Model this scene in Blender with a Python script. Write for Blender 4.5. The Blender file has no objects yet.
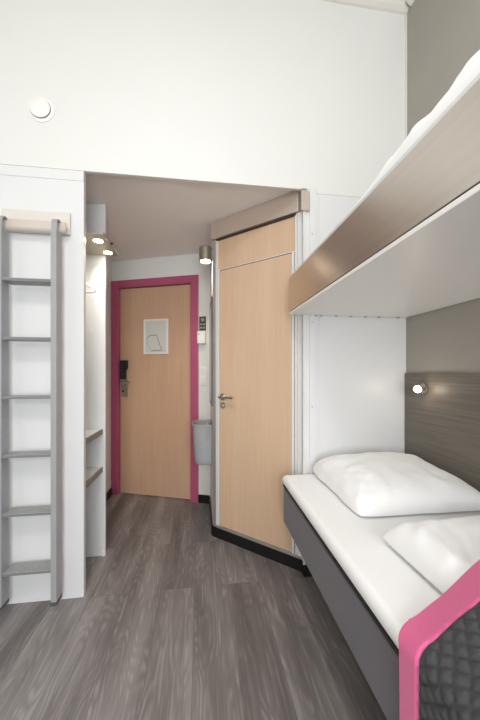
import bpy, bmesh, math, random
from mathutils import Vector, Matrix, noise
random.seed(7)
PI = math.pi
C = bpy.context.scene.collection
# ------------------------------------------------------------------ camera
cd = bpy.data.cameras.new('camera'); cam = bpy.data.objects.new('camera', cd); C.objects.link(cam)
cam.location = (0, 0, 1.2)
cam.rotation_euler = (PI/2, 0, -math.atan2(40, 300))
cd.sensor_width = 36; cd.sensor_fit = 'AUTO'; cd.lens = 15.0
cd.shift_y = 13/720; cd.clip_start = 0.01
bpy.context.scene.camera = cam
# ------------------------------------------------------------------ world, lights, exposure
sc = bpy.context.scene
sc.view_settings.view_transform = 'Standard'; sc.view_settings.look = 'None'
sc.view_settings.gamma = 1; sc.view_settings.use_curve_mapping = False
sc.view_settings.exposure = 0.42
w = bpy.data.worlds.new('sky'); sc.world = w; w.use_nodes = True
w.node_tree.nodes['Background'].inputs[0].default_value = (0.80, 0.88, 1.0, 1)
w.node_tree.nodes['Background'].inputs[1].default_value = 1.0
def area(name, loc, rot, sx, sy, power, col):
    l = bpy.data.lights.new(name, 'AREA'); l.shape = 'RECTANGLE'; l.size = sx; l.size_y = sy
    l.energy = power; l.color = col
    o = bpy.data.objects.new(name, l); C.objects.link(o); o.location = loc; o.rotation_euler = rot
    return o
area('window_daylight', (0.25, -2.28, 1.45), (PI/2, 0, 0), 1.7, 2.25, 66, (0.95, 0.98, 1.005))
area('ceiling_fill_light', (-0.3, -0.5, 3.42), (0, 0, 0), 0.6, 0.6, 22, (1.0, 0.985, 0.97))  # added overhead fill to brighten the room; no lamp fixture is modelled

# ------------------------------------------------------------------ materials
def lin(c):
    return tuple(((v/255)/12.92 if v/255 <= .04045 else ((v/255+.055)/1.055)**2.4) for v in c)
def nmat(name):
    m = bpy.data.materials.new(name); m.use_nodes = True
    nt = m.node_tree; return m, nt, nt.nodes['Principled BSDF']
def N(nt, t, **kw):
    n = nt.nodes.new(t)
    for k, v in kw.items():
        if k in n.inputs: n.inputs[k].default_value = v
        else: setattr(n, k, v)
    return n
def plain(name, rgb, rough=.5, metal=0, var=.04, scale=8, bump=0, bscale=200, stretch=(1, 1, 1), coat=0, spec=.5, sheen=0):
    m, nt, b = nmat(name); L = nt.links.new
    tc = N(nt, 'ShaderNodeTexCoord'); mp = N(nt, 'ShaderNodeMapping'); mp.inputs['Scale'].default_value = stretch
    L(tc.outputs['Object'], mp.inputs[0])
    nz = N(nt, 'ShaderNodeTexNoise'); nz.inputs['Scale'].default_value = scale; nz.inputs['Detail'].default_value = 5
    L(mp.outputs[0], nz.inputs['Vector'])
    cr = N(nt, 'ShaderNodeValToRGB'); c = lin(rgb)
    cr.color_ramp.elements[0].color = tuple(v*(1-var) for v in c)+(1,); cr.color_ramp.elements[0].position = .3
    cr.color_ramp.elements[1].color = tuple(min(1, v*(1+var)) for v in c)+(1,); cr.color_ramp.elements[1].position = .7
    L(nz.outputs['Fac'], cr.inputs[0]); L(cr.outputs[0], b.inputs['Base Color'])
    b.inputs['Roughness'].default_value = rough; b.inputs['Metallic'].default_value = metal
    b.inputs['Coat Weight'].default_value = coat; b.inputs['Specular IOR Level'].default_value = spec
    b.inputs['Sheen Weight'].default_value = sheen
    if bump:
        n2 = N(nt, 'ShaderNodeTexNoise'); n2.inputs['Scale'].default_value = bscale; n2.inputs['Detail'].default_value = 3
        L(mp.outputs[0], n2.inputs['Vector'])
        bp = N(nt, 'ShaderNodeBump'); bp.inputs['Strength'].default_value = bump; bp.inputs['Distance'].default_value = .002
        L(n2.outputs['Fac'], bp.inputs['Height']); L(bp.outputs[0], b.inputs['Normal'])
    return m
def glow(name, rgb, s):
    m, nt, b = nmat(name)
    b.inputs['Base Color'].default_value = (.9, .9, .9, 1)
    b.inputs['Emission Color'].default_value = tuple(rgb)+(1,); b.inputs['Emission Strength'].default_value = s
    return m
def wood(name, c1, c2, c3, along='Z', grain=1.0, rough=.45, fine=60):
    """straight-grained veneer running along one axis"""
    m, nt, b = nmat(name); L = nt.links.new
    tc = N(nt, 'ShaderNodeTexCoord'); mp = N(nt, 'ShaderNodeMapping')
    s = {'Z': (1, 1, .045), 'Y': (1, .03, 1), 'X': (.05, 1, 1)}[along]
    mp.inputs['Scale'].default_value = s; L(tc.outputs['Object'], mp.inputs[0])
    n1 = N(nt, 'ShaderNodeTexNoise'); n1.inputs['Scale'].default_value = fine; n1.inputs['Detail'].default_value = 6
    n1.inputs['Distortion'].default_value = .3
    L(mp.outputs[0], n1.inputs['Vector'])
    n2 = N(nt, 'ShaderNodeTexNoise'); n2.inputs['Scale'].default_value = fine*.12; n2.inputs['Detail'].default_value = 3
    L(mp.outputs[0], n2.inputs['Vector'])
    mx = N(nt, 'ShaderNodeMath'); mx.operation = 'ADD'
    m1 = N(nt, 'ShaderNodeMath'); m1.operation = 'MULTIPLY'; m1.inputs[1].default_value = .55*grain
    m2 = N(nt, 'ShaderNodeMath'); m2.operation = 'MULTIPLY'; m2.inputs[1].default_value = .45
    L(n1.outputs['Fac'], m1.inputs[0]); L(n2.outputs['Fac'], m2.inputs[0]); L(m1.outputs[0], mx.inputs[0]); L(m2.outputs[0], mx.inputs[1])
    cr = N(nt, 'ShaderNodeValToRGB'); e = cr.color_ramp.elements
    e[0].position = .30; e[0].color = lin(c1)+(1,); e[1].position = .70; e[1].color = lin(c3)+(1,)
    k = e.new(.5); k.color = lin(c2)+(1,)
    L(mx.outputs[0], cr.inputs[0]); L(cr.outputs[0], b.inputs['Base Color'])
    b.inputs['Roughness'].default_value = rough
    return m
def floor_mat():
    m, nt, b = nmat('grey_oak_vinyl_planks'); L = nt.links.new
    tc = N(nt, 'ShaderNodeTexCoord'); mp = N(nt, 'ShaderNodeMapping')
    mp.inputs['Rotation'].default_value = (0, 0, PI/2); mp.inputs['Location'].default_value = (.48, .03, 0)
    L(tc.outputs['Object'], mp.inputs[0])
    br = N(nt, 'ShaderNodeTexBrick'); br.offset = .37; br.inputs['Scale'].default_value = 1
    br.inputs['Color1'].default_value = (0, 0, 0, 1); br.inputs['Color2'].default_value = (1, 1, 1, 1)
    br.inputs['Mortar'].default_value = (.5, .5, .5, 1)
    br.inputs['Mortar Size'].default_value = .0009; br.inputs['Mortar Smooth'].default_value = .2
    br.inputs['Brick Width'].default_value = 1.22; br.inputs['Row Height'].default_value = .183
    L(mp.outputs[0], br.inputs['Vector'])
    sep = N(nt, 'ShaderNodeSeparateColor'); L(br.outputs['Color'], sep.inputs[0])
    off = N(nt, 'ShaderNodeMath'); off.operation = 'MULTIPLY'; off.inputs[1].default_value = 37.0; L(sep.outputs[0], off.inputs[0])
    cx = N(nt, 'ShaderNodeCombineXYZ'); L(off.outputs[0], cx.inputs[0]); L(off.outputs[0], cx.inputs[1])
    add = N(nt, 'ShaderNodeVectorMath'); add.operation = 'ADD'; L(mp.outputs[0], add.inputs[0]); L(cx.outputs[0], add.inputs[1])
    # cathedral grain: contour lines of a stretched noise
    g = N(nt, 'ShaderNodeMapping'); g.inputs['Scale'].default_value = (1.5, 6.0, 1); L(add.outputs[0], g.inputs[0])
    ng = N(nt, 'ShaderNodeTexNoise'); ng.inputs['Scale'].default_value = 1.0; ng.inputs['Detail'].default_value = 2.0
    ng.inputs['Roughness'].default_value = .4; L(g.outputs[0], ng.inputs['Vector'])
    mu = N(nt, 'ShaderNodeMath'); mu.operation = 'MULTIPLY'; mu.inputs[1].default_value = 120; L(ng.outputs['Fac'], mu.inputs[0])
    si = N(nt, 'ShaderNodeMath'); si.operation = 'SINE'; L(mu.outputs[0], si.inputs[0])
    # fine streaks
    f = N(nt, 'ShaderNodeMapping'); f.inputs['Scale'].default_value = (3.6, 85, 1); L(add.outputs[0], f.inputs[0])
    nf = N(nt, 'ShaderNodeTexNoise'); nf.inputs['Scale'].default_value = 1; nf.inputs['Detail'].default_value = 5; L(f.outputs[0], nf.inputs['Vector'])
    # broad tone bands
    t = N(nt, 'ShaderNodeMapping'); t.inputs['Scale'].default_value = (1.2, 9, 1); L(add.outputs[0], t.inputs[0])
    n3 = N(nt, 'ShaderNodeTexNoise'); n3.inputs['Scale'].default_value = 1; n3.inputs['Detail'].default_value = 4; L(t.outputs[0], n3.inputs['Vector'])
    def mad(a, k, c):
        q = N(nt, 'ShaderNodeMath'); q.operation = 'MULTIPLY_ADD'; q.inputs[1].default_value = k
        L(a, q.inputs[0])
        if hasattr(c, 'is_linked'): L(c, q.inputs[2])
        else: q.inputs[2].default_value = c
        return q.outputs[0]
    # grain lines come and go
    gm = N(nt, 'ShaderNodeMath'); gm.operation = 'MULTIPLY'; L(si.outputs[0], gm.inputs[0])
    ms = N(nt, 'ShaderNodeMapRange'); ms.inputs['From Min'].default_value = .45; ms.inputs['From Max'].default_value = .62; L(nf.outputs['Fac'], ms.inputs[0])
    L(ms.outputs[0], gm.inputs[1])
    v = mad(gm.outputs[0], .10, 0.0)
    v = mad(nf.outputs['Fac'], .38, v)
    v = mad(n3.outputs['Fac'], .80, v)
    v = mad(sep.outputs[0], .16, v)
    v = mad(v, 1.0, -.145)
    cr = N(nt, 'ShaderNodeValToRGB'); e = cr.color_ramp.elements
    e[0].position = .22; e[0].color = lin((78, 74, 74))+(1,); e[1].position = .82; e[1].color = lin((160, 155, 153))+(1,)
    k = e.new(.5); k.color = lin((118, 112, 111))+(1,)
    L(v, cr.inputs[0])
    mixm = N(nt, 'ShaderNodeMix'); mixm.data_type = 'RGBA'; L(br.outputs['Fac'], mixm.inputs['Factor'])
    L(cr.outputs[0], mixm.inputs['A']); mixm.inputs['B'].default_value = lin((92, 87, 86))+(1,)
    L(mixm.outputs['Result'], b.inputs['Base Color'])
    b.inputs['Roughness'].default_value = .42
    bp = N(nt, 'ShaderNodeBump'); bp.inputs['Strength'].default_value = .12; bp.inputs['Distance'].default_value = .001
    L(nf.outputs['Fac'], bp.inputs['Height']); L(bp.outputs[0], b.inputs['Normal'])
    return m
M = {}
M['wall'] = plain('white_wall_paint', (228, 228, 224), .55, var=.012, scale=2, bump=.04, bscale=120)
M['panel'] = plain('white_laminate', (225, 225, 225), .35, var=.01, scale=3)
M['under'] = plain('glossy_white_laminate', (246, 244, 240), .38, var=.01, scale=3)
M['cream'] = plain('cream_paint', (226, 222, 214), .5, var=.02)
M['hallceil'] = plain('hall_ceiling_paint', (244, 237, 232), .6, var=.012, scale=3)
M['ceil'] = plain('ceiling_paint', (236, 233, 227), .6, var=.01, scale=2)
M['greywall'] = plain('grey_wall_paint', (163, 157, 148), .6, var=.03, scale=3, bump=.04, bscale=150)
M['floor'] = floor_mat()
M['beech'] = wood('beech_laminate', (206, 174, 144), (212, 180, 150), (218, 187, 158), 'Z', rough=.42)
M['beech2'] = wood('beech_door_laminate', (194, 157, 128), (200, 163, 134), (206, 170, 141), 'Z', rough=.42)
M['oakpanel'] = wood('grey_oak_headboard', (92, 86, 78), (108, 101, 92), (126, 118, 108), 'Y', grain=1.1, rough=.45, fine=90)
M['magenta'] = plain('magenta_lacquer', (176, 84, 117), .3, var=.03, scale=5)
M['steel'] = plain('brushed_steel', (212, 203, 194), .30, metal=1, var=.05, scale=3, stretch=(1, .05, 12))
_nt = M['steel'].node_tree; _b = _nt.nodes['Principled BSDF']; _t = N(_nt, 'ShaderNodeTangent'); _t.direction_type = 'RADIAL'; _t.axis = 'Z'
_nt.links.new(_t.outputs[0], _b.inputs['Tangent']); _b.inputs['Anisotropic'].default_value = .8; _b.inputs['Anisotropic Rotation'].default_value = .25
M['band'] = plain('satin_metal_band', (206, 191, 178), .42, metal=.55, var=.04, scale=3, stretch=(.1, .1, 8))
M['alu'] = plain('satin_aluminium', (200, 199, 196), .38, metal=.75, var=.03, scale=20, stretch=(1, 1, .05))
M['chrome'] = plain('polished_chrome', (214, 212, 208), .15, metal=1, var=.02)
M['nickel'] = plain('brushed_nickel', (176, 168, 156), .35, metal=.9, var=.04, scale=40)
M['black'] = plain('black_plastic', (26, 25, 26), .45, var=.08)
M['plinth'] = plain('black_plinth', (20, 19, 20), .4, var=.08)
M['ladder'] = plain('grey_ladder_paint', (160, 160, 162), .4, var=.03, scale=14)
M['footgrey'] = plain('dark_grey_rubber', (84, 84, 86), .6, var=.05)
M['stepbody'] = plain('dark_grey_step_metal', (126, 126, 128), .4, var=.03)
M['step'] = plain('grey_ribbed_tread', (160, 160, 159), .6, var=.12, scale=110, bump=.3, bscale=300)
M['bracket'] = wood('pale_ash_rail', (214, 206, 198), (221, 214, 206), (228, 222, 215), 'X', rough=.45)
M['rod'] = plain('taupe_channel', (204, 193, 183), .4, var=.04, scale=10)
M['plastic'] = plain('white_plastic', (242, 240, 236), .4, var=.01)
M['whitemetal'] = plain('white_enamel', (236, 235, 232), .35, var=.01)
M['greyplastic'] = plain('grey_bin_plastic', (162, 163, 166), .45, var=.03, scale=10)
M['sheet'] = plain('white_cotton', (250, 250, 250), .85, var=.005, scale=5, bump=.12, bscale=350, sheen=.2)
M['boxfab'] = plain('grey_box_spring_fabric', (92, 88, 95), .9, var=.07, scale=120, bump=.25, bscale=500, sheen=.2)
M['pink'] = plain('pink_piping_fabric', (222, 100, 150), .8, var=.04, scale=200, bump=.2, bscale=500, sheen=.25)
M['quilt'] = plain('charcoal_quilted_fabric', (66, 66, 69), .85, var=.10, scale=140, bump=.2, bscale=600, sheen=.05)
M['shelfedge'] = plain('grey_shelf_edge', (138, 133, 129), .5, var=.08, scale=60)
M['mirror'] = plain('mirror_glass', (226, 228, 226), .03, metal=1, var=.005)
M['taupe'] = plain('satin_taupe_plate', (176, 168, 152), .5, metal=.3, var=.03)
M['darksign'] = plain('dark_sign', (62, 58, 56), .4, var=.05)
M['paper'] = plain('printed_plan_paper', (212, 210, 204), .6, var=.02, scale=30)
M['ink'] = plain('grey_ink', (158, 156, 149), .6, var=.05)
M['darkgap'] = plain('dark_gap', (58, 50, 44), .8, var=.05)
M['led'] = glow('warm_led', (1.0, .86, .62), 28)
M['led2'] = glow('reading_led', (1.0, .84, .58), 40)
M['glass'] = plain('window_glass', (255, 255, 255), .0, var=0)
M['glass'].node_tree.nodes['Principled BSDF'].inputs['Transmission Weight'].default_value = 1

# ------------------------------------------------------------------ mesh helpers
class MB:
    def __init__(s): s.bm = bmesh.new()
    def box(s, x0, x1, y0, y1, z0, z1, bev=0, seg=2):
        r = bmesh.ops.create_cube(s.bm, size=1)
        vs = r['verts']
        for v in vs:
            v.co = Vector((x0+(v.co.x+.5)*(x1-x0), y0+(v.co.y+.5)*(y1-y0), z0+(v.co.z+.5)*(z1-z0)))
        if bev:
            es = list({e for v in vs for e in v.link_edges})
            bmesh.ops.bevel(s.bm, geom=es, offset=bev, segments=seg, profile=.5, affect='EDGES')
        return s
    def cyl(s, p, q, r, r2=None, n=20, cap=True):
        p = Vector(p); q = Vector(q); d = q-p; r2 = r if r2 is None else r2
        ax = d.normalized(); u = ax.orthogonal().normalized(); v = ax.cross(u)
        A = [s.bm.verts.new(p+(u*math.cos(2*PI*i/n)+v*math.sin(2*PI*i/n))*r) for i in range(n)]
        B = [s.bm.verts.new(q+(u*math.cos(2*PI*i/n)+v*math.sin(2*PI*i/n))*r2) for i in range(n)]
        for i in range(n):
            s.bm.faces.new((A[i], A[(i+1) % n], B[(i+1) % n], B[i]))
        if cap: s.bm.faces.new(A[::-1]); s.bm.faces.new(B)
        return s
    def tube(s, pts, r, n=10):
        pts = [Vector(p) for p in pts]; rings = []; u = None
        for i, p in enumerate(pts):
            a = pts[max(0, i-1)]; b = pts[min(len(pts)-1, i+1)]; t = (b-a).normalized()
            if u is None: u = t.orthogonal().normalized()
            u = (u-t*u.dot(t)).normalized(); v = t.cross(u)
            rings.append([s.bm.verts.new(p+(u*math.cos(2*PI*k/n)+v*math.sin(2*PI*k/n))*r) for k in range(n)])
        for A, B in zip(rings, rings[1:]):
            for k in range(n): s.bm.faces.new((A[k], A[(k+1) % n], B[(k+1) % n], B[k]))
        s.bm.faces.new(rings[0][::-1]); s.bm.faces.new(rings[-1])
        return s
    def lathe(s, prof, axis_p, axis_d, n=32):
        """prof: list of (radius, height along axis)"""
        P = Vector(axis_p); ax = Vector(axis_d).normalized(); u = ax.orthogonal().normalized(); v = ax.cross(u); R = []
        for r, h in prof:
            R.append([s.bm.verts.new(P+ax*h+(u*math.cos(2*PI*k/n)+v*math.sin(2*PI*k/n))*max(r, 1e-4)) for k in range(n)])
        for A, B in zip(R, R[1:]):
            for k in range(n): s.bm.faces.new((A[k], A[(k+1) % n], B[(k+1) % n], B[k]))
        s.bm.faces.new(R[0][::-1]); s.bm.faces.new(R[-1])
        return s
    def prism(s, pts, axis, a, b):
        """polygon pts in the two other axes extruded along axis from a to b"""
        def mk(p, t):
            return {'x': (t, p[0], p[1]), 'y': (p[0], t, p[1]), 'z': (p[0], p[1], t)}[axis]
        A = [s.bm.verts.new(mk(p, a)) for p in pts]; B = [s.bm.verts.new(mk(p, b)) for p in pts]
        n = len(pts)
        for i in range(n): s.bm.faces.new((A[i], A[(i+1) % n], B[(i+1) % n], B[i]))
        s.bm.faces.new(A[::-1]); s.bm.faces.new(B)
        return s
    def grid(s, f, nu, nv):
        V = [[s.bm.verts.new(f(i/nu, j/nv)) for j in range(nv+1)] for i in range(nu+1)]
        for i in range(nu):
            for j in range(nv): s.bm.faces.new((V[i][j], V[i+1][j], V[i+1][j+1], V[i][j+1]))
        return V
    def build(s, name, mat, parent=None, smooth=False, loc=None, rotz=0, bevel=0):
        bmesh.ops.recalc_face_normals(s.bm, faces=s.bm.faces)
        me = bpy.data.meshes.new(name); s.bm.to_mesh(me); s.bm.free()
        for mm in (mat if isinstance(mat, (list, tuple)) else [mat]): me.materials.append(mm)
        if smooth:
            for p in me.polygons: p.use_smooth = True
            try: me.set_sharp_from_angle(angle=math.radians(40))
            except Exception: pass
        o = bpy.data.objects.new(name, me); C.objects.link(o)
        if parent: o.parent = parent
        if loc is not None: o.location = loc
        o.rotation_euler[2] = rotz
        if bevel:
            b = o.modifiers.new('bevel', 'BEVEL'); b.width = bevel; b.segments = 2; b.limit_method = 'ANGLE'
        return o
def tag(o, label=None, cat=None, group=None, kind=None):
    if label: o['label'] = label
    if cat: o['category'] = cat
    if group: o['group'] = group
    if kind: o['kind'] = kind
    return o
def thing(name, label, cat, loc=(0, 0, 0), rotz=0, group=None):
    o = bpy.data.objects.new(name, None); C.objects.link(o); o.location = loc; o.rotation_euler[2] = rotz
    o.empty_display_size = .1
    return tag(o, label, cat, group)
def sroot(name, label, cat, loc=(0, 0, 0), rotz=0):
    return tag(thing(name, label, cat, loc, rotz), kind='structure')
def struct(name, mb, mat, label, cat, **kw):
    return tag(mb.build(name, mat, **kw), label, cat, kind='structure')

# ------------------------------------------------------------------ room dimensions
YW = 1.703          # main wall plane
XR = 1.263          # right wall
XL = -1.62          # left wall
YB = -2.4           # window wall
ZC = 3.47           # room ceiling
ZH = 2.31           # entrance ceiling
XH = -.873          # entrance left wall
DL = Vector((-.873, 3.13, 0)); DR = Vector((.09, 2.773, 0)); TD = math.atan2(DR.y-DL.y, DR.x-DL.x); LD = (DR-DL).length
BA = Vector((.093, 2.221, 0)); BB = Vector((.625, 1.733, 0)); TB = math.atan2(BB.y-BA.y, BB.x-BA.x); LB = (BB-BA).length

struct('floor', MB().box(XL-.1, XR+.1, YB-.1, 3.4, -.1, 0), M['floor'], 'grey oak plank floor running to the entrance door', 'floor')
struct('ceiling', MB().box(XL-.1, XR+.1, YB-.1, YW+.1, ZC, ZC+.1), M['ceil'], 'white ceiling high above the bunk beds', 'ceiling')
struct('ceiling.001', MB().box(-1.3, XR, YW+.021, 3.4, ZH, ZH+.06), M['hallceil'], 'low shaded ceiling over the entrance passage', 'ceiling')
wf = sroot('wall_front', 'white wall with the ladder and the passage opening', 'wall', (0, YW, 0))
MB().box(XL-.1, XR+.1, 0, .020, 2.283, ZC).build('upper_wall', M['wall'], wf)
MB().box(XL-.1, -.617, 0, .028, 0, 2.281).build('end_panel', M['panel'], wf)
MB().box(XL-.1, -.6175, -.003, 0, 2.226, 2.272, .001).build('cover_strip', M['panel'], wf)
for x in (-1.012, -.66):
    MB().cyl((x, -.003, 2.24), (x, -.005, 2.24), .0035, n=12).build('screw', M['cream'], wf)
MB().box(.612, XR+.1, .0, .05, 0, 2.281).build('lower_wall', M['panel'], wf)
MB().box(.608, .6118, -.004, .05, 0, .07).box(.6118, 1.25, -.004, -.0002, 0, .07).build('baseboard', M['plinth'], wf)
MB().box(.640, .680, -.008, 0, .071, 2.28, .002).build('vertical_strip', M['panel'], wf)
MB().box(.601, .612, -.006, 0, .071, 2.16, .002).build('vertical_strip', M['cream'], wf)
MB().box(.684, 1.258, -.003, 0, 2.262, 2.300, .001).build('cover_strip', M['wall'], wf)
MB().box(.700, .704, -.002, 0, .071, 2.26).build('vertical_strip', M['cream'], wf)
for z in (2.02, 1.50, 1.0):
    MB().cyl((.655, -.008, z), (.655, -.010, z), .0035, n=12).build('screw', M['nickel'], wf)
struct('wall_right', MB().box(XR, XR+.1, YB-.1, YW, 0, ZC), M['greywall'], 'grey painted wall beside the bunk beds', 'wall')
struct('wall_left', MB().box(XL-.1, XL, YB-.1, YW, 0, ZC), M['wall'], 'white wall on the left, outside the picture', 'wall')
wb = MB(); wx0, wx1, wz0, wz1 = -.65, 1.15, .25, 2.65
wb.box(XL, wx0, YB-.1, YB, 0, ZC); wb.box(wx1, XR, YB-.1, YB, 0, ZC)
wb.box(wx0, wx1, YB-.1, YB, 0, wz0); wb.box(wx0, wx1, YB-.1, YB, wz1, ZC)
struct('wall_back', wb, M['wall'], 'white wall with the window behind the viewer', 'wall')
wn = sroot('window_1', 'white framed window behind the viewer', 'window', ((wx0+wx1)/2, YB, (wz0+wz1)/2))
f = MB(); a = .9
f.box(-a, a, -.06, 0, -1.2, -1.14); f.box(-a, a, -.06, 0, 1.14, 1.2); f.box(-a, -a+.06, -.06, 0, -1.14, 1.14); f.box(a-.06, a, -.06, 0, -1.14, 1.14); f.box(-.03, .03, -.06, 0, -1.14, 1.14)
f.build('window_frame', M['plastic'], wn)
MB().box(-.84, -.03, -.04, -.03, -1.14, 1.14).build('pane', M['glass'], wn)
MB().box(.03, .84, -.04, -.03, -1.14, 1.14).build('pane', M['glass'], wn)
# cornice
def cornice(name, lab, pts, ax, a0, a1):
    struct(name, MB().prism(pts, ax, a0, a1), M['cream'], lab, 'moulding')
prof = [(0, 0), (.045, 0), (.045, -.018), (.035, -.024), (.03, -.04), (.012, -.055), (0, -.058)]
cornice('trim_1', 'cream cornice above the white front wall', [(YW-d, ZC+h) for d, h in prof], 'x', XL, XR)
cornice('trim_2', 'cream cornice above the grey wall', [(XR-d, ZC+h) for d, h in prof], 'y', YB, YW-.046)
struct('trim_3', MB().box(XR-.010, XR, YW-.010, YW, 1.77, ZC-.06), M['cream'], 'thin cream corner bead above the upper bunk', 'trim')
# entrance passage
struct('wall_left.001', MB().box(XH-.05, XH, 2.092, 3.13, 0, ZH), M['wall'], 'white passage wall left of the entrance door', 'wall')
struct('wall_left.002', MB().box(-1.30, -1.25, YW+.03, 2.09, 0, ZH), M['wall'], 'white back of the open wardrobe niche', 'wall')
struct('baseboard_left', MB().box(XH, XH+.012, 2.10, 3.10, 0, .07, .002), M['plinth'], 'black skirting on the passage wall', 'baseboard')
we = sroot('wall_entrance', 'white wall around the magenta door frame', 'wall', DL, TD)
MB().box(-.05, LD, 0, .1, 2.112, ZH).build('wall_above_door', M['wall'], we)
MB().box(.918, LD+.05, 0, .1, 0, 2.112).build('wall_beside_door', M['wall'], we)
MB().box(.919, LD, -.012, 0, 0, .075, .002).build('baseboard', M['plinth'], we)
struct('wall_right.001', MB().box(.095, .15, 2.25, 2.81, 0, ZH), M['wall'], 'white passage side wall that carries the bin', 'wall')
struct('baseboard_right', MB().box(.083, .095, 2.235, 2.745, 0, .072, .002), M['plinth'], 'black skirting under the waste bin', 'baseboard')
struct('wall_backing', MB().box(-1.3, .4, 3.36, 3.4, 0, ZH), M['wall'], 'added backing wall against light leaks behind the entrance door', 'wall')  # unseen wall added to stop light leaking in around the door leaf

# ------------------------------------------------------------------ entrance door
d1 = sroot('door_1', 'beech entrance door in a magenta frame', 'door', DL, TD)
for (n, x0, x1, z0, z1) in (('frame_post', .002, .078, 0, 2.11), ('frame_post', .842, .918, 0, 2.11), ('frame_head', .078, .842, 2.04, 2.11)):
    MB().box(x0, x1, -.016, .09, z0, z1).build(n, M['magenta'], d1, bevel=.003)
leaf = MB().box(.080, .840, .028, .068, .006, 2.036).build('door_leaf', M['beech2'], d1, bevel=.001)
lk = MB().box(.098, .166, .018, .028, .965, 1.135).build('lock_plate', M['nickel'], d1, bevel=.002)
MB().cyl((.118, .0185, 1.02), (.118, .012, 1.02), .010, n=16).build('keyhole', M['black'], lk)
MB().tube([(.13, .020, 1.108), (.13, -.03, 1.108), (.136, -.036, 1.108), (.20, -.038, 1.108), (.228, -.036, 1.107)], .009, 12).build('lever', M['chrome'], lk, smooth=True)
rd = MB().prism([(.098, 1.14), (.150, 1.14), (.150, 1.22), (.170, 1.25), (.170, 1.325), (.098, 1.325)], 'y', -.006, .028).build('card_reader', M['black'], d1, bevel=.003)
MB().box(.118, .130, -.008, -.006, 1.16, 1.30).build('reader_stripe', M['darksign'], rd)
# framed plan on the door
ps = thing('framed_plan', 'small pale framed escape plan on the entrance door', 'sign', DL, TD)
fr = MB(); x0, x1, z0, z1 = .343, .600, 1.383, 1.722
fr.box(x0, x1, .016, .0275, z0, z0+.016); fr.box(x0, x1, .016, .0275, z1-.016, z1); fr.box(x0, x0+.016, .016, .0275, z0+.016, z1-.016); fr.box(x1-.018, x1, .016, .0275, z0+.016, z1-.016)
fr.build('frame', M['whitemetal'], ps)
MB().box(x0+.017, x1-.019, .020, .0275, z0+.017, z1-.017).build('plan_sheet', M['paper'], ps)
pl = MB()
def seg(a, b, t=.006):
    a = Vector((a[0], 0, a[1])); b = Vector((b[0], 0, b[1])); d = (b-a); n = Vector((-d.z, 0, d.x)).normalized()*t/2
    V = [a+n, b+n, b-n, a-n]
    A = [pl.bm.verts.new((v.x, .0185, v.z)) for v in V]; B = [pl.bm.verts.new((v.x, .0199, v.z)) for v in V]
    pl.bm.faces.new(A); pl.bm.faces.new(B[::-1])
    for i in range(4): pl.bm.faces.new((A[i], A[(i+1) % 4], B[(i+1) % 4], B[i]))
seg((.385, 1.545), (.410, 1.565), .010); seg((.410, 1.565), (.480, 1.565), .010); seg((.480, 1.565), (.515, 1.47), .008); seg((.515, 1.47), (.535, 1.425), .008)
seg((.42, 1.418), (.535, 1.418), .010); seg((.385, 1.545), (.380, 1.49), .004); seg((.38, 1.49), (.42, 1.43), .004)
pl.build('plan_drawing', M['ink'], ps)
# small wall items beside the door
sg = thing('information_sign', 'small dark sign with white symbols above the white box', 'sign', DL, TD)
MB().box(.926, .990, -.006, -.0005, 1.592, 1.722, .001).build('plate', M['darksign'], sg)
sy = MB(); sy.cyl((.958, -.0062, 1.692), (.958, -.0075, 1.692), .017, n=20)
for z in (1.650, 1.618):
    for x in (.934, .962): sy.box(x, x+.020, -.0075, -.0062, z-.008, z+.008)
sy.build('symbols', M['ink'], sg)
bx = thing('thermostat', 'white wall box below the dark sign', 'thermostat', DL, TD)
MB().box(.920, .994, -.045, -.0005, 1.470, 1.582, .004).build('housing', M['plastic'], bx)
MB().cyl((.935, -.045, 1.555), (.935, -.048, 1.555), .007, n=16).build('button', M['ink'], bx)
sw = thing('light_switch', 'tall white switch plate beside the magenta frame', 'light switch', DL, TD)
MB().box(.934, .990, -.009, -.0005, 1.09, 1.262, .002).build('plate', M['plastic'], sw)
for z in (1.105, 1.185): MB().box(.942, .982, -.014, -.009, z, z+.062, .002).build('rocker', M['whitemetal'], sw)

# ------------------------------------------------------------------ passage side wall: mirror, lamp, bin
mr = thing('wall_mirror', 'tall narrow mirror on the passage side wall', 'mirror', (.095, 2.262, .96))
MB().box(-.008, -.0005, 0, .36, 0, .81).build('mirror_glass', M['mirror'], mr)
e = MB(); e.box(-.013, -.0005, -.006, 0, 0, .81); e.box(-.011, -.0005, .36, .366, 0, .81)
e.box(-.011, -.0005, -.006, .366, .81, .816); e.box(-.011, -.0005, -.006, .366, -.006, 0); e.build('mirror_edge', M['darksign'], mr)
wl = thing('wall_lamp', 'short round nickel wall lamp above the mirror', 'lamp', (.095, 2.345, 2.065))
lc = MB(); lc.lathe([(.044, .108), (.049, .104), (.049, .0), (.044, .0), (.044, .012), (.001, .012)], (-.052, 0, 0), (0, 0, 1), 32)
lc.build('lamp_shade', M['nickel'], wl, smooth=True)
MB().box(-.012, -.0005, -.03, .03, .02, .08, .003).build('wall_mount', M['nickel'], wl)
MB().cyl((-.052, 0, .006), (-.052, 0, .010), .034, n=28).build('bulb', M['led'], wl)
l = bpy.data.lights.new('wall_lamp_light', 'SPOT'); l.spot_size = 1.9; l.spot_blend = .6; l.energy = 6; l.color = (1, .86, .66); l.shadow_soft_size = .03
lo = bpy.data.objects.new('wall_lamp_light', l); C.objects.link(lo); lo.parent = wl; lo.location = (-.052, 0, -.004)

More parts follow.
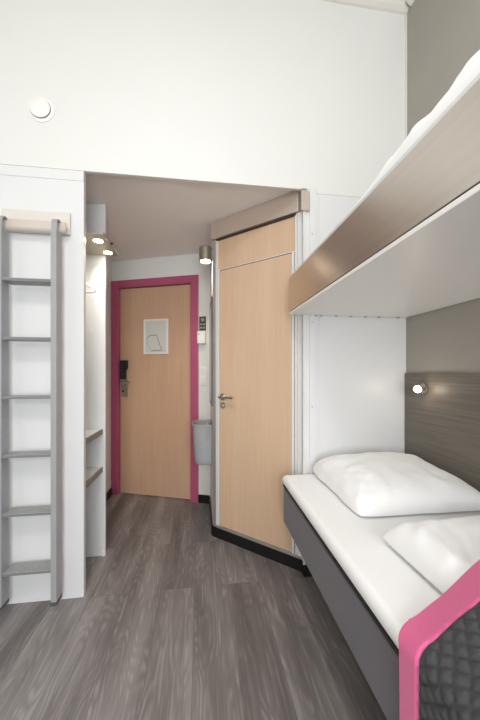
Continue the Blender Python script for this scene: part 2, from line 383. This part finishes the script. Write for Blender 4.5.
wbn = thing('waste_bin', 'grey plastic waste bin hung on the passage wall', 'waste bin', (.093, 2.46, .482))
def binring(z, k):
    pts = []; n = 28
    for i in range(n+1):
        t = -PI/2 - PI*i/n
        c_, s_ = math.cos(t), math.sin(t)
        ex = lambda v: math.copysign(abs(v)**.62, v)
        pts.append((ex(c_)*.150*k, ex(s_)*.125*k, z))
    return pts
b = MB(); H0 = .318; R = []
for z, k in ((0, .84), (.006, .88), (.03, .905), (H0*.7, .98), (H0-.018, .99), (H0-.016, 1.03), (H0, 1.04), (H0, .99), (H0-.016, .97), (.03, .87), (.012, .84)):
    pts = [(x-.003, y, z) for x, y, z in binring(z, k)]
    R.append([b.bm.verts.new(p) for p in pts])
for A_, B_ in zip(R, R[1:]):
    n = len(A_)
    for i in range(n): b.bm.faces.new((A_[i], A_[(i+1) % n], B_[(i+1) % n], B_[i]))
b.bm.faces.new(R[0][::-1]); b.bm.faces.new(R[-1])
b.build('bin_body', M['greyplastic'], wbn, smooth=True)
MB().box(-.045, -.030, -.150, -.128, .20, .335, .002).build('clip', M['ink'], wbn)
MB().box(-.006, 0.0015, -.06, .06, .2, .30).build('hanger_plate', M['alu'], wbn)

# ------------------------------------------------------------------ bathroom cubicle corner
wbt = sroot('wall_bathroom', 'beech clad angled bathroom wall', 'wall', BA, TB)
MB().box(.013, LB-.014, .014, .05, .072, 2.178).build('wood_panel', M['beech'], wbt)
MB().box(0, .030, 0, .05, .072, 2.178, .004).build('corner_profile', M['alu'], wbt)
MB().box(.030, .040, .006, .02, .072, 2.178).build('edge_strip', M['panel'], wbt)
MB().box(.655, .668, .004, .02, .09, 2.178).build('edge_strip', M['cream'], wbt)
MB().box(LB-.052, LB-.014, .002, .03, .072, 2.178, .003).build('corner_profile', M['panel'], wbt)
MB().box(0, LB-.014, .050, .07, 0, ZH).build('wall_core', M['panel'], wbt)
MB().box(.03, LB-.014, -.003, .02, .072, .090, .002).build('sill_profile', M['alu'], wbt)
struct('baseboard_bathroom', MB().prism([(-.004, -.004), (LB-.006, -.004), (LB-.006, .012), (0, .012)], 'z', 0, .07), M['plinth'], 'black skirting along the angled bathroom wall', 'baseboard', loc=BA, rotz=TB)
tb = sroot('trim_4', 'wide brushed metal band above the bathroom door', 'trim', BA, TB)
MB().box(-.008, LB-.042, -.012, .055, 2.180, ZH-.001, .002).build('metal_band', M['band'], tb)
MB().box(0, LB-.06, .002, .05, 2.168, 2.1798).build('shadow_gap', M['darkgap'], tb)
MB().box(.586, .634, YW-.022, YW-.0005, 2.150, 2.262, .002).build('trim_5', M['band'])
tag(bpy.data.objects['trim_5'], 'metal end cap where the band meets the white wall', 'trim', kind='structure')
MB().box(.590, .620, YW-.012, YW-.0005, 2.268, 2.282, .001).build('trim_6', M['nickel'])
tag(bpy.data.objects['trim_6'], 'thin grey rail end above the metal cap', 'trim', kind='structure')
# bathroom door
d2 = sroot('door_2', 'beech bathroom door in the angled wall', 'door', BA, TB)
fr = MB(); fr.box(.050, .062, -.004, .02, .092, 1.949); fr.box(.636, .650, -.004, .02, .092, 1.949); fr.box(.062, .636, -.001, .02, 1.944, 1.949)
fr.build('door_frame', M['panel'], d2, bevel=.001)
MB().box(.064, .634, -.001, .014, .094, 1.939).build('door_leaf', M['beech'], d2, bevel=.001)
MB().box(.062, .636, .004, .0145, 1.939, 1.944).build('shadow_gap', M['darkgap'], d2)
hd = MB(); hd.cyl((.098, -.001, 1.03), (.098, -.010, 1.03), .024, n=28).build('rosette', M['chrome'], d2, smooth=True)
hd = MB(); hd.tube([(.098, -.010, 1.03), (.098, -.045, 1.03), (.104, -.053, 1.03), (.115, -.055, 1.03), (.222, -.053, 1.029)], .009, 14)
hd.build('lever', M['chrome'], d2, smooth=True)
kr = MB().cyl((.098, -.001, .968), (.098, -.008, .968), .022, n=28).build('lock_rosette', M['chrome'], d2, smooth=True)
MB().box(.094, .102, -.0145, -.008, .958, .978, .002).build('turn_knob', M['nickel'], kr)
for z in (.30, 1.65): MB().cyl((.640, -.010, z), (.640, -.010, z+.07), .006, n=12).build('hinge', M['alu'], d2)

# ------------------------------------------------------------------ open wardrobe niche
wd = thing('open_wardrobe', 'white open wardrobe with two shelves beside the passage', 'wardrobe', (-.617, 2.07, 0))
MB().box(-.62, 0, 0, .02, .0, ZH-.002).build('side_panel', M['panel'], wd, bevel=.001)
MB().box(-.018, .002, -.006, 0, .0, .028).build('panel_shoe', M['panel'], wd)
for z in (.832, .585):
    sh = MB().box(-.62, -.022, -.334, -.001, z-.03, z).build('shelf', M['panel'], wd)
    MB().box(-.022, -.014, -.334, -.001, z-.032, z+.001).build('shelf_edge', M['shelfedge'], sh)
MB().tube([(-.22, -.335, 1.86), (-.22, -.001, 1.86)], .011, 16).build('clothes_rail', M['chrome'], wd, smooth=True)
cn = thing('light_canopy', 'steel light canopy with two spots above the wardrobe', 'light', (-.53, 2.06, 1.968))
MB().box(-.70, 0, -.315, -.001, 0, .003).build('base_plate', M['taupe'], cn)
MB().box(-.70, -.0885, -.318, -.3152, 0, .040).build('front_lip', M['whitemetal'], cn)
MB().box(-.003, 0, -.315, -.001, .003, .018).build('side_lip', M['steel'], cn)
MB().cyl((0, -.17, .010), (.010, -.17, .010), .007, n=12).build('knob', M['black'], cn)
for k, (x, y) in enumerate(((-.056, -.225), (-.052, -.052))):
    s = MB().lathe([(.031, 0), (.031, -.0015), (.026, -.002), (.026, -.0005)], (x, y, 0), (0, 0, 1), 28).build('spot_ring', M['alu'], cn, smooth=True)
    MB().cyl((x, y, -.0008), (x, y, -.0018), .0255, n=28).build('spot_lens', M['led'], s)
    l = bpy.data.lights.new('canopy_spot_light', 'SPOT'); l.energy = 4; l.color = (1, .93, .82); l.spot_size = 2.3; l.spot_blend = .8; l.shadow_soft_size = .025
    lo = bpy.data.objects.new('canopy_spot_light', l); C.objects.link(lo); lo.parent = cn; lo.location = (x, y, -.012)
hg = thing('coat_hanger', 'white coat hanger on the wardrobe rail', 'coat hanger', (-.837, 1.90, 1.872))
hk = [(0.012*math.sin(t)*1.3, 0, .012*math.cos(t)*1.3-.0) for t in [math.radians(a_) for a_ in range(-100, 175, 25)]]
MB().tube(hk+[(0, 0, -.04), (0, 0, -.075)], .0025, 8).build('hook', M['chrome'], hg, smooth=True)
MB().tube([(-.205, 0, -.185), (-.215, 0, -.175), (-.20, 0, -.16), (-.03, 0, -.08), (0, 0, -.072), (.03, 0, -.08), (.20, 0, -.16), (.215, 0, -.175), (.205, 0, -.185)], .008, 10).build('shoulder', M['plastic'], hg, smooth=True)
MB().tube([(-.205, 0, -.187), (.205, 0, -.187)], .007, 10).build('trouser_bar', M['plastic'], hg, smooth=True)

# ------------------------------------------------------------------ ladder and its rail
hr = thing('ladder_rail', 'pale wall rail that the grey ladder hooks onto', 'rail', (-.845, YW-.0035, 1.93))
MB().box(-.165, .165, -.014, 0, 0, .115, .002).build('back_plate', M['bracket'], hr)
J = []
for a_ in range(180, 361, 15): J.append((-.034+.020*math.cos(math.radians(a_)+0)*1, .012+.020*math.sin(math.radians(a_))))
J = [(-.054, .045)]+J+[(-.014, .045)]
inner = [(-.034+.013*math.cos(math.radians(a_)), .012+.013*math.sin(math.radians(a_))) for a_ in range(360, 179, -15)]
ch = MB(); ch.prism(J[1:-1]+[(-.014, .03), (-.021, .03)]+inner[0:]+[(-.047, .045), (-.054, .045)], 'x', -.160, .160)
ch.build('channel', M['rod'], hr)
ld = thing('bunk_ladder', 'grey six-step ladder hooked onto the rail of the white wall', 'ladder', (-.845, 1.65, 0))
yw = YW-1.65
lx = .125
for sgn in (-1, 1):
    r_ = MB().box(sgn*lx-.014, sgn*lx+.014, -.055, .006, 0.058, 1.912, .003).build('side_rail', M['ladder'], ld)
    MB().box(sgn*lx-.015, sgn*lx+.015, -.057, .008, .045, .064, .002).build('foot', M['footgrey'], r_)
    h = MB(); pts = []
    # hook strap bent over the channel
    for a_ in range(0, 181, 20):
        t = math.radians(a_); pts.append((-.018-.030*math.cos(t), 1.948+.030*math.sin(t)))
    out = [(-.050, 1.89)]+[(p[0], p[1]) for p in pts]+[(.012, 1.925)]
    inn = [(.006, 1.925)]+[(-.018+.024*math.cos(math.radians(a_)), 1.948+.024*math.sin(math.radians(a_))) for a_ in range(0, 181, 20)]+[(-.044, 1.89)]
    h.prism(out+inn, 'x', sgn*lx-.013, sgn*lx+.013)
    h.build('hook', M['ladder'], r_)
for z in (1.666, 1.377, 1.087, .799, .512, .224):
    st = MB().box(-lx+.0145, lx-.0145, -.052, .026, z-.015, z-.003).build('step', M['stepbody'], ld, bevel=.001)
    MB().box(-lx+.016, lx-.016, -.052, .026, z-.003, z, .001).build('tread', M['step'], st)

# ------------------------------------------------------------------ smoke detector
sd = thing('smoke_detector', 'round white detector high on the white wall', 'smoke detector', (-.829, YW, 2.584))
MB().lathe([(.066, 0), (.066, .004), (.060, .008), (.050, .009), (.001, .009)], (0, 0, 0), (0, -1, 0), 48).build('base_ring', M['plastic'], sd, smooth=True)
MB().lathe([(.0525, .009), (.0525, .0105), (.040, .0105)], (0, 0, 0), (0, -1, 0), 48).build('shadow_ring', M['nickel'], sd)
MB().lathe([(.044, .009), (.044, .012), (.0495, .0122), (.050, .0135), (.050, .016), (.048, .0175), (.001, .018)], (0, 0, 0), (0, -1, 0), 48).build('sensor_cap', M['plastic'], sd, smooth=True)

# ------------------------------------------------------------------ headboard, reading lamp
struct('trim_7', MB().box(XR-.014, XR-.0005, -.45, YW-.0105, .12, 1.200, .001), M['oakpanel'], 'grey oak wall panel behind the lower bed', 'panel')
rl = thing('reading_lamp', 'small round lit reading spot on the oak panel', 'lamp', (XR-.0145, 1.535, 1.112))
MB().lathe([(.030, 0), (.030, .006), (.026, .008), (.001, .008)], (0, 0, 0), (-1, 0, 0), 32).build('wall_disc', M['nickel'], rl, smooth=True)
hdv = Vector((-.75, -.5, -.12)).normalized()
hp = Vector((-.030, -.002, 0))
MB().tube([(-.008, 0, 0), (-.030, -.002, 0)], .006, 12).build('arm', M['nickel'], rl, smooth=True)
hh = MB().lathe([(.012, -.016), (.019, -.012), (.022, .014), (.019, .014), (.019, .010), (.001, .010)], hp+Vector((-.012, -.006, 0)), hdv, 28).build('lamp_head', M['nickel'], rl, smooth=True)
MB().cyl(hp+Vector((-.012, -.006, 0))+hdv*.0105, hp+Vector((-.012, -.006, 0))+hdv*.0125, .0185, n=24).build('lens', M['led2'], hh)
l = bpy.data.lights.new('reading_light', 'POINT'); l.energy = .28; l.color = (1, .85, .62); l.shadow_soft_size = .02
lo = bpy.data.objects.new('reading_light', l); C.objects.link(lo); lo.parent = rl; lo.location = hp+hdv*.05

# ------------------------------------------------------------------ lower bed
RZ = math.radians(-1.26)
bd = thing('box_bed', 'grey fabric box bed below the upper bunk', 'bed', (1.243, 1.672, 0), RZ)
b = MB(); b.box(-.768, 0, -2.0, 0, .337, .556, .022, 4); b.build('box_base', M['boxfab'], bd, smooth=True)
MB().box(-.770, -.0, -2.001, .001, .548, .556, .003).build('piping', M['black'], bd)
for x in (-.48, -.10):
    for y in (-1.85, -.15):
        MB().cyl((x, y, 0), (x, y, .337), .022, .028, n=20).build('leg', M['black'], bd, smooth=True)
def cloth(o, sub=0):
    if sub:
        s_ = o.modifiers.new('sub', 'SUBSURF'); s_.levels = sub; s_.render_levels = sub
# mattress with sheet: rounded slab with soft wrinkles
mt = MB()
def slab(x0, x1, y0, y1, z0, z1, r, nx, ny, top, bm, zm=None):
    """closed soft slab: a rounded cross section lofted; top(x,y) adds height"""
    nu = nx; nv = ny
    def P(u, v, up):
        x = x0+(x1-x0)*u; y = y0+(y1-y0)*v
        return x, y
    def edge(x, y):
        dx = min(x-x0, x1-x); dy = min(y-y0, y1-y)
        kx = 1 if dx >= r else math.sqrt(max(0, 1-(1-dx/r)**2)); ky = 1 if dy >= r else math.sqrt(max(0, 1-(1-dy/r)**2))
        return kx*ky
    def sp(i, n, L):
        t = i/n; k = r/L
        # denser samples near both edges
        return .5-.5*math.cos(PI*t)*(1-.0) if L < 1e9 else t
    zm = (z0+z1)/2 if zm is None else zm; T = []; Bm = []
    for i in range(nu+1):
        rowT = []; rowB = []
        for j in range(nv+1):
            x = x0+(x1-x0)*sp(i, nu, x1-x0); y = y0+(y1-y0)*sp(j, nv, y1-y0)
            k = edge(x, y); zt = zm+(z1-zm+top(x, y))*k; zb = zm-(zm-z0)*min(1, k*1.15)
            rowT.append(bm.verts.new((x, y, zt)))
            if 0 < i < nu and 0 < j < nv: rowB.append(bm.verts.new((x, y, zb)))
            else: rowB.append(rowT[-1])
        T.append(rowT); Bm.append(rowB)
    for i in range(nu):
        for j in range(nv):
            bm.faces.new((T[i][j], T[i+1][j], T[i+1][j+1], T[i][j+1]))
            vs = []
            for v in (Bm[i][j], Bm[i][j+1], Bm[i+1][j+1], Bm[i+1][j]):
                if v not in vs: vs.append(v)
            if len(vs) > 2 and any(v not in (T[i][j], T[i+1][j], T[i+1][j+1], T[i][j+1]) for v in vs): bm.faces.new(vs)
            elif len(vs) == 4:
                pass
def wr(x, y, s=1, seed=0, f=6):
    return s*(noise.noise(Vector((x*f, y*f, seed)))+.5*noise.noise(Vector((x*f*2.3, y*f*2.3, seed+5))))
slab(-.772, 0, -2.0, .002, .5565, .614, .022, 60, 110, lambda x, y: wr(x, y, .0012, 2, 5), mt.bm)
ms = mt.build('mattress', M['sheet'], smooth=True, loc=(1.243, 1.672, 0), rotz=RZ)
tag(ms, 'white sheeted mattress on the grey box bed', 'mattress')

# pillow
def smooth(t): t = max(0, min(1, t)); return t*t*(3-2*t)
def fold(x, y, ox, oy, ang, amp, wid, seed=0):
    """a single soft crease through (ox, oy) in direction ang"""
    dx, dy = x-ox, y-oy; c_, s_ = math.cos(ang), math.sin(ang)
    u = dx*c_+dy*s_; v = -dx*s_+dy*c_+.02*noise.noise(Vector((u*7, seed, 0)))
    return amp*math.exp(-(v/wid)**2)*math.exp(-(u/.14)**2)
pw = MB()
W2, D2 = .312, .285
def pil(u, v, side):
    e = lambda t: max(0.0, 1-abs(t)**3.2)
    k = (e(u)**.42)*(e(v)**.42)
    cor = 1-.10*(1-abs(u)**2)*abs(v)**4*0-.0
    cr_ = .055*(u*u*v*v)**3
    pin = 1-.030*(1-u*u)*(abs(v)**6)-cr_+.010*noise.noise(Vector((u*3, 1, 4)))*abs(v)**4
    pin2 = 1-.030*(1-v*v)*(abs(u)**6)-cr_+.014*noise.noise(Vector((v*3, 2, 7)))*abs(u)**4
    x = u*W2*pin2; y = v*D2*pin
    z = .028-.016*(1-v)/2
    if side > 0:
        z += (.122+.012*v)*k+k*wr(u, v, .012, 3, 1.6)+k*wr(u, v, .0034, 8, 4)+.002*math.sin(26*(u*.6+v*.8)+4*noise.noise(Vector((u*2, v*2, 1))))*smooth((-.35-u)/.4)*k
        for (ox, oy, an, am) in ((-.22, -.12, .9, .007), (-.24, .0, .4, -.006), (-.12, -.20, 1.3, -.006), (.1, -.2, 1.8, .005), (.22, .1, -.4, .006), (-.2, .18, -.6, -.006), (-.26, -.2, .7, .008)):
            z += k*fold(x, y, ox, oy, an, am, .018, ox*9)
    else:
        z -= (z-.001)*min(1, k*1.6)
    return Vector((x, y, z))
for side in (1, -1):
    n1_, n2_ = 70, 60
    def mp_(t): return math.sin((t-.5)*PI)*.5+.5
    pw.grid(lambda a_, b_: pil(2*mp_(a_)-1, 2*mp_(b_)-1, side), n1_, n2_)
bmesh.ops.remove_doubles(pw.bm, verts=pw.bm.verts, dist=.0004)
po = pw.build('pillow', M['sheet'], smooth=True, loc=(.938, 1.392, .6155), rotz=math.radians(-1.0))
tag(po, 'plump white pillow against the white wall on the lower bed', 'pillow')
# duvet
def dtop(x, y):
    return wr(x, y, .008, 9, 3)+fold(x, y, .70, .86, .8, .008, .02)+fold(x, y, .74, .75, 1.2, -.007, .018)+fold(x, y, .9, .85, .4, .006, .03)+fold(x, y, .66, .72, 1.35, .005, .015)
def dedge(x, y, x0=.618, x1=1.235, y0=-.28, y1=.95, r=.075):
    dx = min(x-x0, x1-x); dy = min(y-y0, y1-y)
    if dx <= 0 or dy <= 0: return 0
    kx = 1 if dx >= r else math.sqrt(max(0, 1-(1-dx/r)**2)); ky = 1 if dy >= r else math.sqrt(max(0, 1-(1-dy/r)**2))
    return kx*ky
def smooth(t): t = max(0, min(1, t)); return t*t*(3-2*t)
def quiltz(x, y): return .623+smooth((x+min(.075, max(-.05, .75*(.66-y)))-.50)/.25)*.122
dv = MB(); slab(.618, 1.235, -.28, .95, .616, .712, .060, 90, 150, dtop, dv.bm, zm=.640)
for v in dv.bm.verts:
    t = smooth((.72-v.co.y)/.07); v.co.z += t*(min(v.co.z, quiltz(v.co.x, v.co.y)-.008)-v.co.z)
do = dv.build('duvet', M['sheet'], smooth=True); tag(do, 'white folded duvet in front of the pillow on the lower bed', 'duvet')
def duv(x, y):
    k = dedge(x, y)
    return .664+(.048+dtop(x, y))*k if k > 0 else .614
# quilt (bed runner) draped over duvet and side
qt = []
def smooth(t): t = max(0, min(1, t)); return t*t*(3-2*t)
path = []      # section in (x, z0-mode)
XE = .446
sec = []
x = 1.225
while x > .480: sec.append(('t', x)); x -= .0034
for k in range(1, 12):
    t = k/12*PI/2; sec.append(('c', t))
z = .600
while z > .20: sec.append(('s', z)); z -= .0034
def base(s_, y):
    kind, a_ = s_
    if kind == 't':
        zz = quiltz(a_, y)
        return Vector((a_, y, zz)), Vector((0, 0, 1))
    if kind == 'c':
        zq = quiltz(.480, y)
        return Vector((.480-.034*math.sin(a_), y, zq-(zq-.602)*(1-math.cos(a_)))), Vector((-math.sin(a_), 0, math.cos(a_)))
    return Vector((XE-.004*math.sin(y*14+a_*3)*min(1, (.6-a_)*6), y, a_)), Vector((-1, 0, 0))
Y0 = -.27
ny = 270
# arc length
arc = [0]; pr = base(sec[0], 0)[0]
for s_ in sec[1:]:
    p = base(s_, 0)[0]; arc.append(arc[-1]+(p-pr).length); pr = p
def yedge(s_):
    if s_[0] == 't': return .665-.010*smooth((.75-s_[1])/.2)-.02*smooth((.56-s_[1])/.1)
    if s_[0] == 'c': return .635-.022*s_[1]/(PI/2)
    return .613
def band(s_):
    if s_[0] == 't': return .088-.02*smooth((.6-s_[1])/.12)
    if s_[0] == 'c': return .068-.015*s_[1]/(PI/2)
    return .053
def quiltmesh(y_from, y_to, diamonds, thick, n):
    q = MB(); rows = []; back = []
    for i, s_ in enumerate(sec):
        r1 = []; r2 = []
        a0, a1 = y_from(s_), y_to(s_)
        for j in range(n+1):
            y = a0+(a1-a0)*j/n
            p, nn = base(s_, y)
            h = thick
            if diamonds:
                c1 = abs(math.sin(PI*(arc[i]/.034+(y)/.036))); c2 = abs(math.sin(PI*(arc[i]/.034-(y)/.036)))
                h += .0100*min(c1, c2)**.42*min(1, (n-j)/5)
            else:
                e_ = min(j, n-j)/n
                h *= min(1, .62+e_*6)
            r1.append(q.bm.verts.new(p+nn*h)); r2.append(q.bm.verts.new(p+nn*0.0))
        rows.append(r1); back.append(r2)
    for A_, B_ in ((rows, 1), (back, -1)):
        for i in range(len(sec)-1):
            for j in range(n):
                f_ = (A_[i][j], A_[i+1][j], A_[i+1][j+1], A_[i][j+1]); q.bm.faces.new(f_ if B_ > 0 else f_[::-1])
    m_ = len(sec)-1
    for i in range(m_):
        q.bm.faces.new((rows[i][0], back[i][0], back[i+1][0], rows[i+1][0])); q.bm.faces.new((rows[i][n], rows[i+1][n], back[i+1][n], back[i][n]))
    for j in range(n):
        q.bm.faces.new((rows[0][j], rows[0][j+1], back[0][j+1], back[0][j])); q.bm.faces.new((rows[m_][j], back[m_][j], back[m_][j+1], rows[m_][j+1]))
    return q
qo = thing('bed_throw', 'charcoal diamond-quilted throw with pink border across the bed', 'blanket', (.44, .2, .2))
q1 = quiltmesh(lambda s_: Y0, lambda s_: yedge(s_)-band(s_), True, .003, ny).build('quilted_field', M['quilt'], qo, smooth=False, loc=(-.44, -.2, -.2))
for p in q1.data.polygons: p.use_smooth = True
q2 = quiltmesh(lambda s_: yedge(s_)-band(s_)-.006, yedge, False, .0125, 24).build('border', M['pink'], qo, smooth=True, loc=(-.44, -.2, -.2))
q2['label'] = 'plain pink border'

# ------------------------------------------------------------------ upper bunk
ub = thing('upper_bunk', 'upper bunk with brushed steel front over the bed', 'bunk bed', (.515, 1.695, 1.54))
MB().box(0, .012, -2.0, 0, .017, .208, .001).build('front_rail', M['steel'], ub)
MB().box(.002, .024, -2.0, 0, .2085, .222, .002).build('top_edge', M['panel'], ub)
MB().box(.001, .74, -2.0, 0, 0, .014, .002).build('base_panel', M['under'], ub)
MB().box(.006, .74, -2.0, 0, .0145, .017).build('shadow_gap', M['darkgap'], ub)
for x in (.675, .706, .80, .893, .985, 1.075, 1.20):
    MB().box(x-.515-.007, x-.515+.007, -.012, -.002, -.006, -.0002, .001).build('clip', M['nickel'], ub)
um = MB(); slab(.545, 1.245, -.29, 1.680, 1.5585, 1.735, .03, 30, 60, lambda x, y: 0, um.bm)
tag(um.build('mattress', M['sheet'], smooth=True), 'white mattress inside the steel fronted upper bunk', 'mattress')
ud = MB()
def utop(x, y):
    return wr(x, y, .012, 4, 5)+.022*abs(noise.noise(Vector((x*20+y*10, y*5, 3))))+.012*abs(noise.noise(Vector((x*40-y*14, y*9, 7))))+fold(x, y, .58, .60, 1.4, .012, .02, 3)+fold(x, y, .60, .52, 1.2, -.012, .015, 5)+fold(x, y, .57, .75, 1.0, .008, .02, 3)-.012-.075*smooth((y-.72)/.42)
slab(.541, 1.235, -.26, 1.15, 1.737, 1.852, .035, 60, 140, utop, ud.bm)
tag(ud.build('duvet', M['sheet'], smooth=True), 'rumpled white duvet on the upper bunk behind the steel rail', 'duvet')
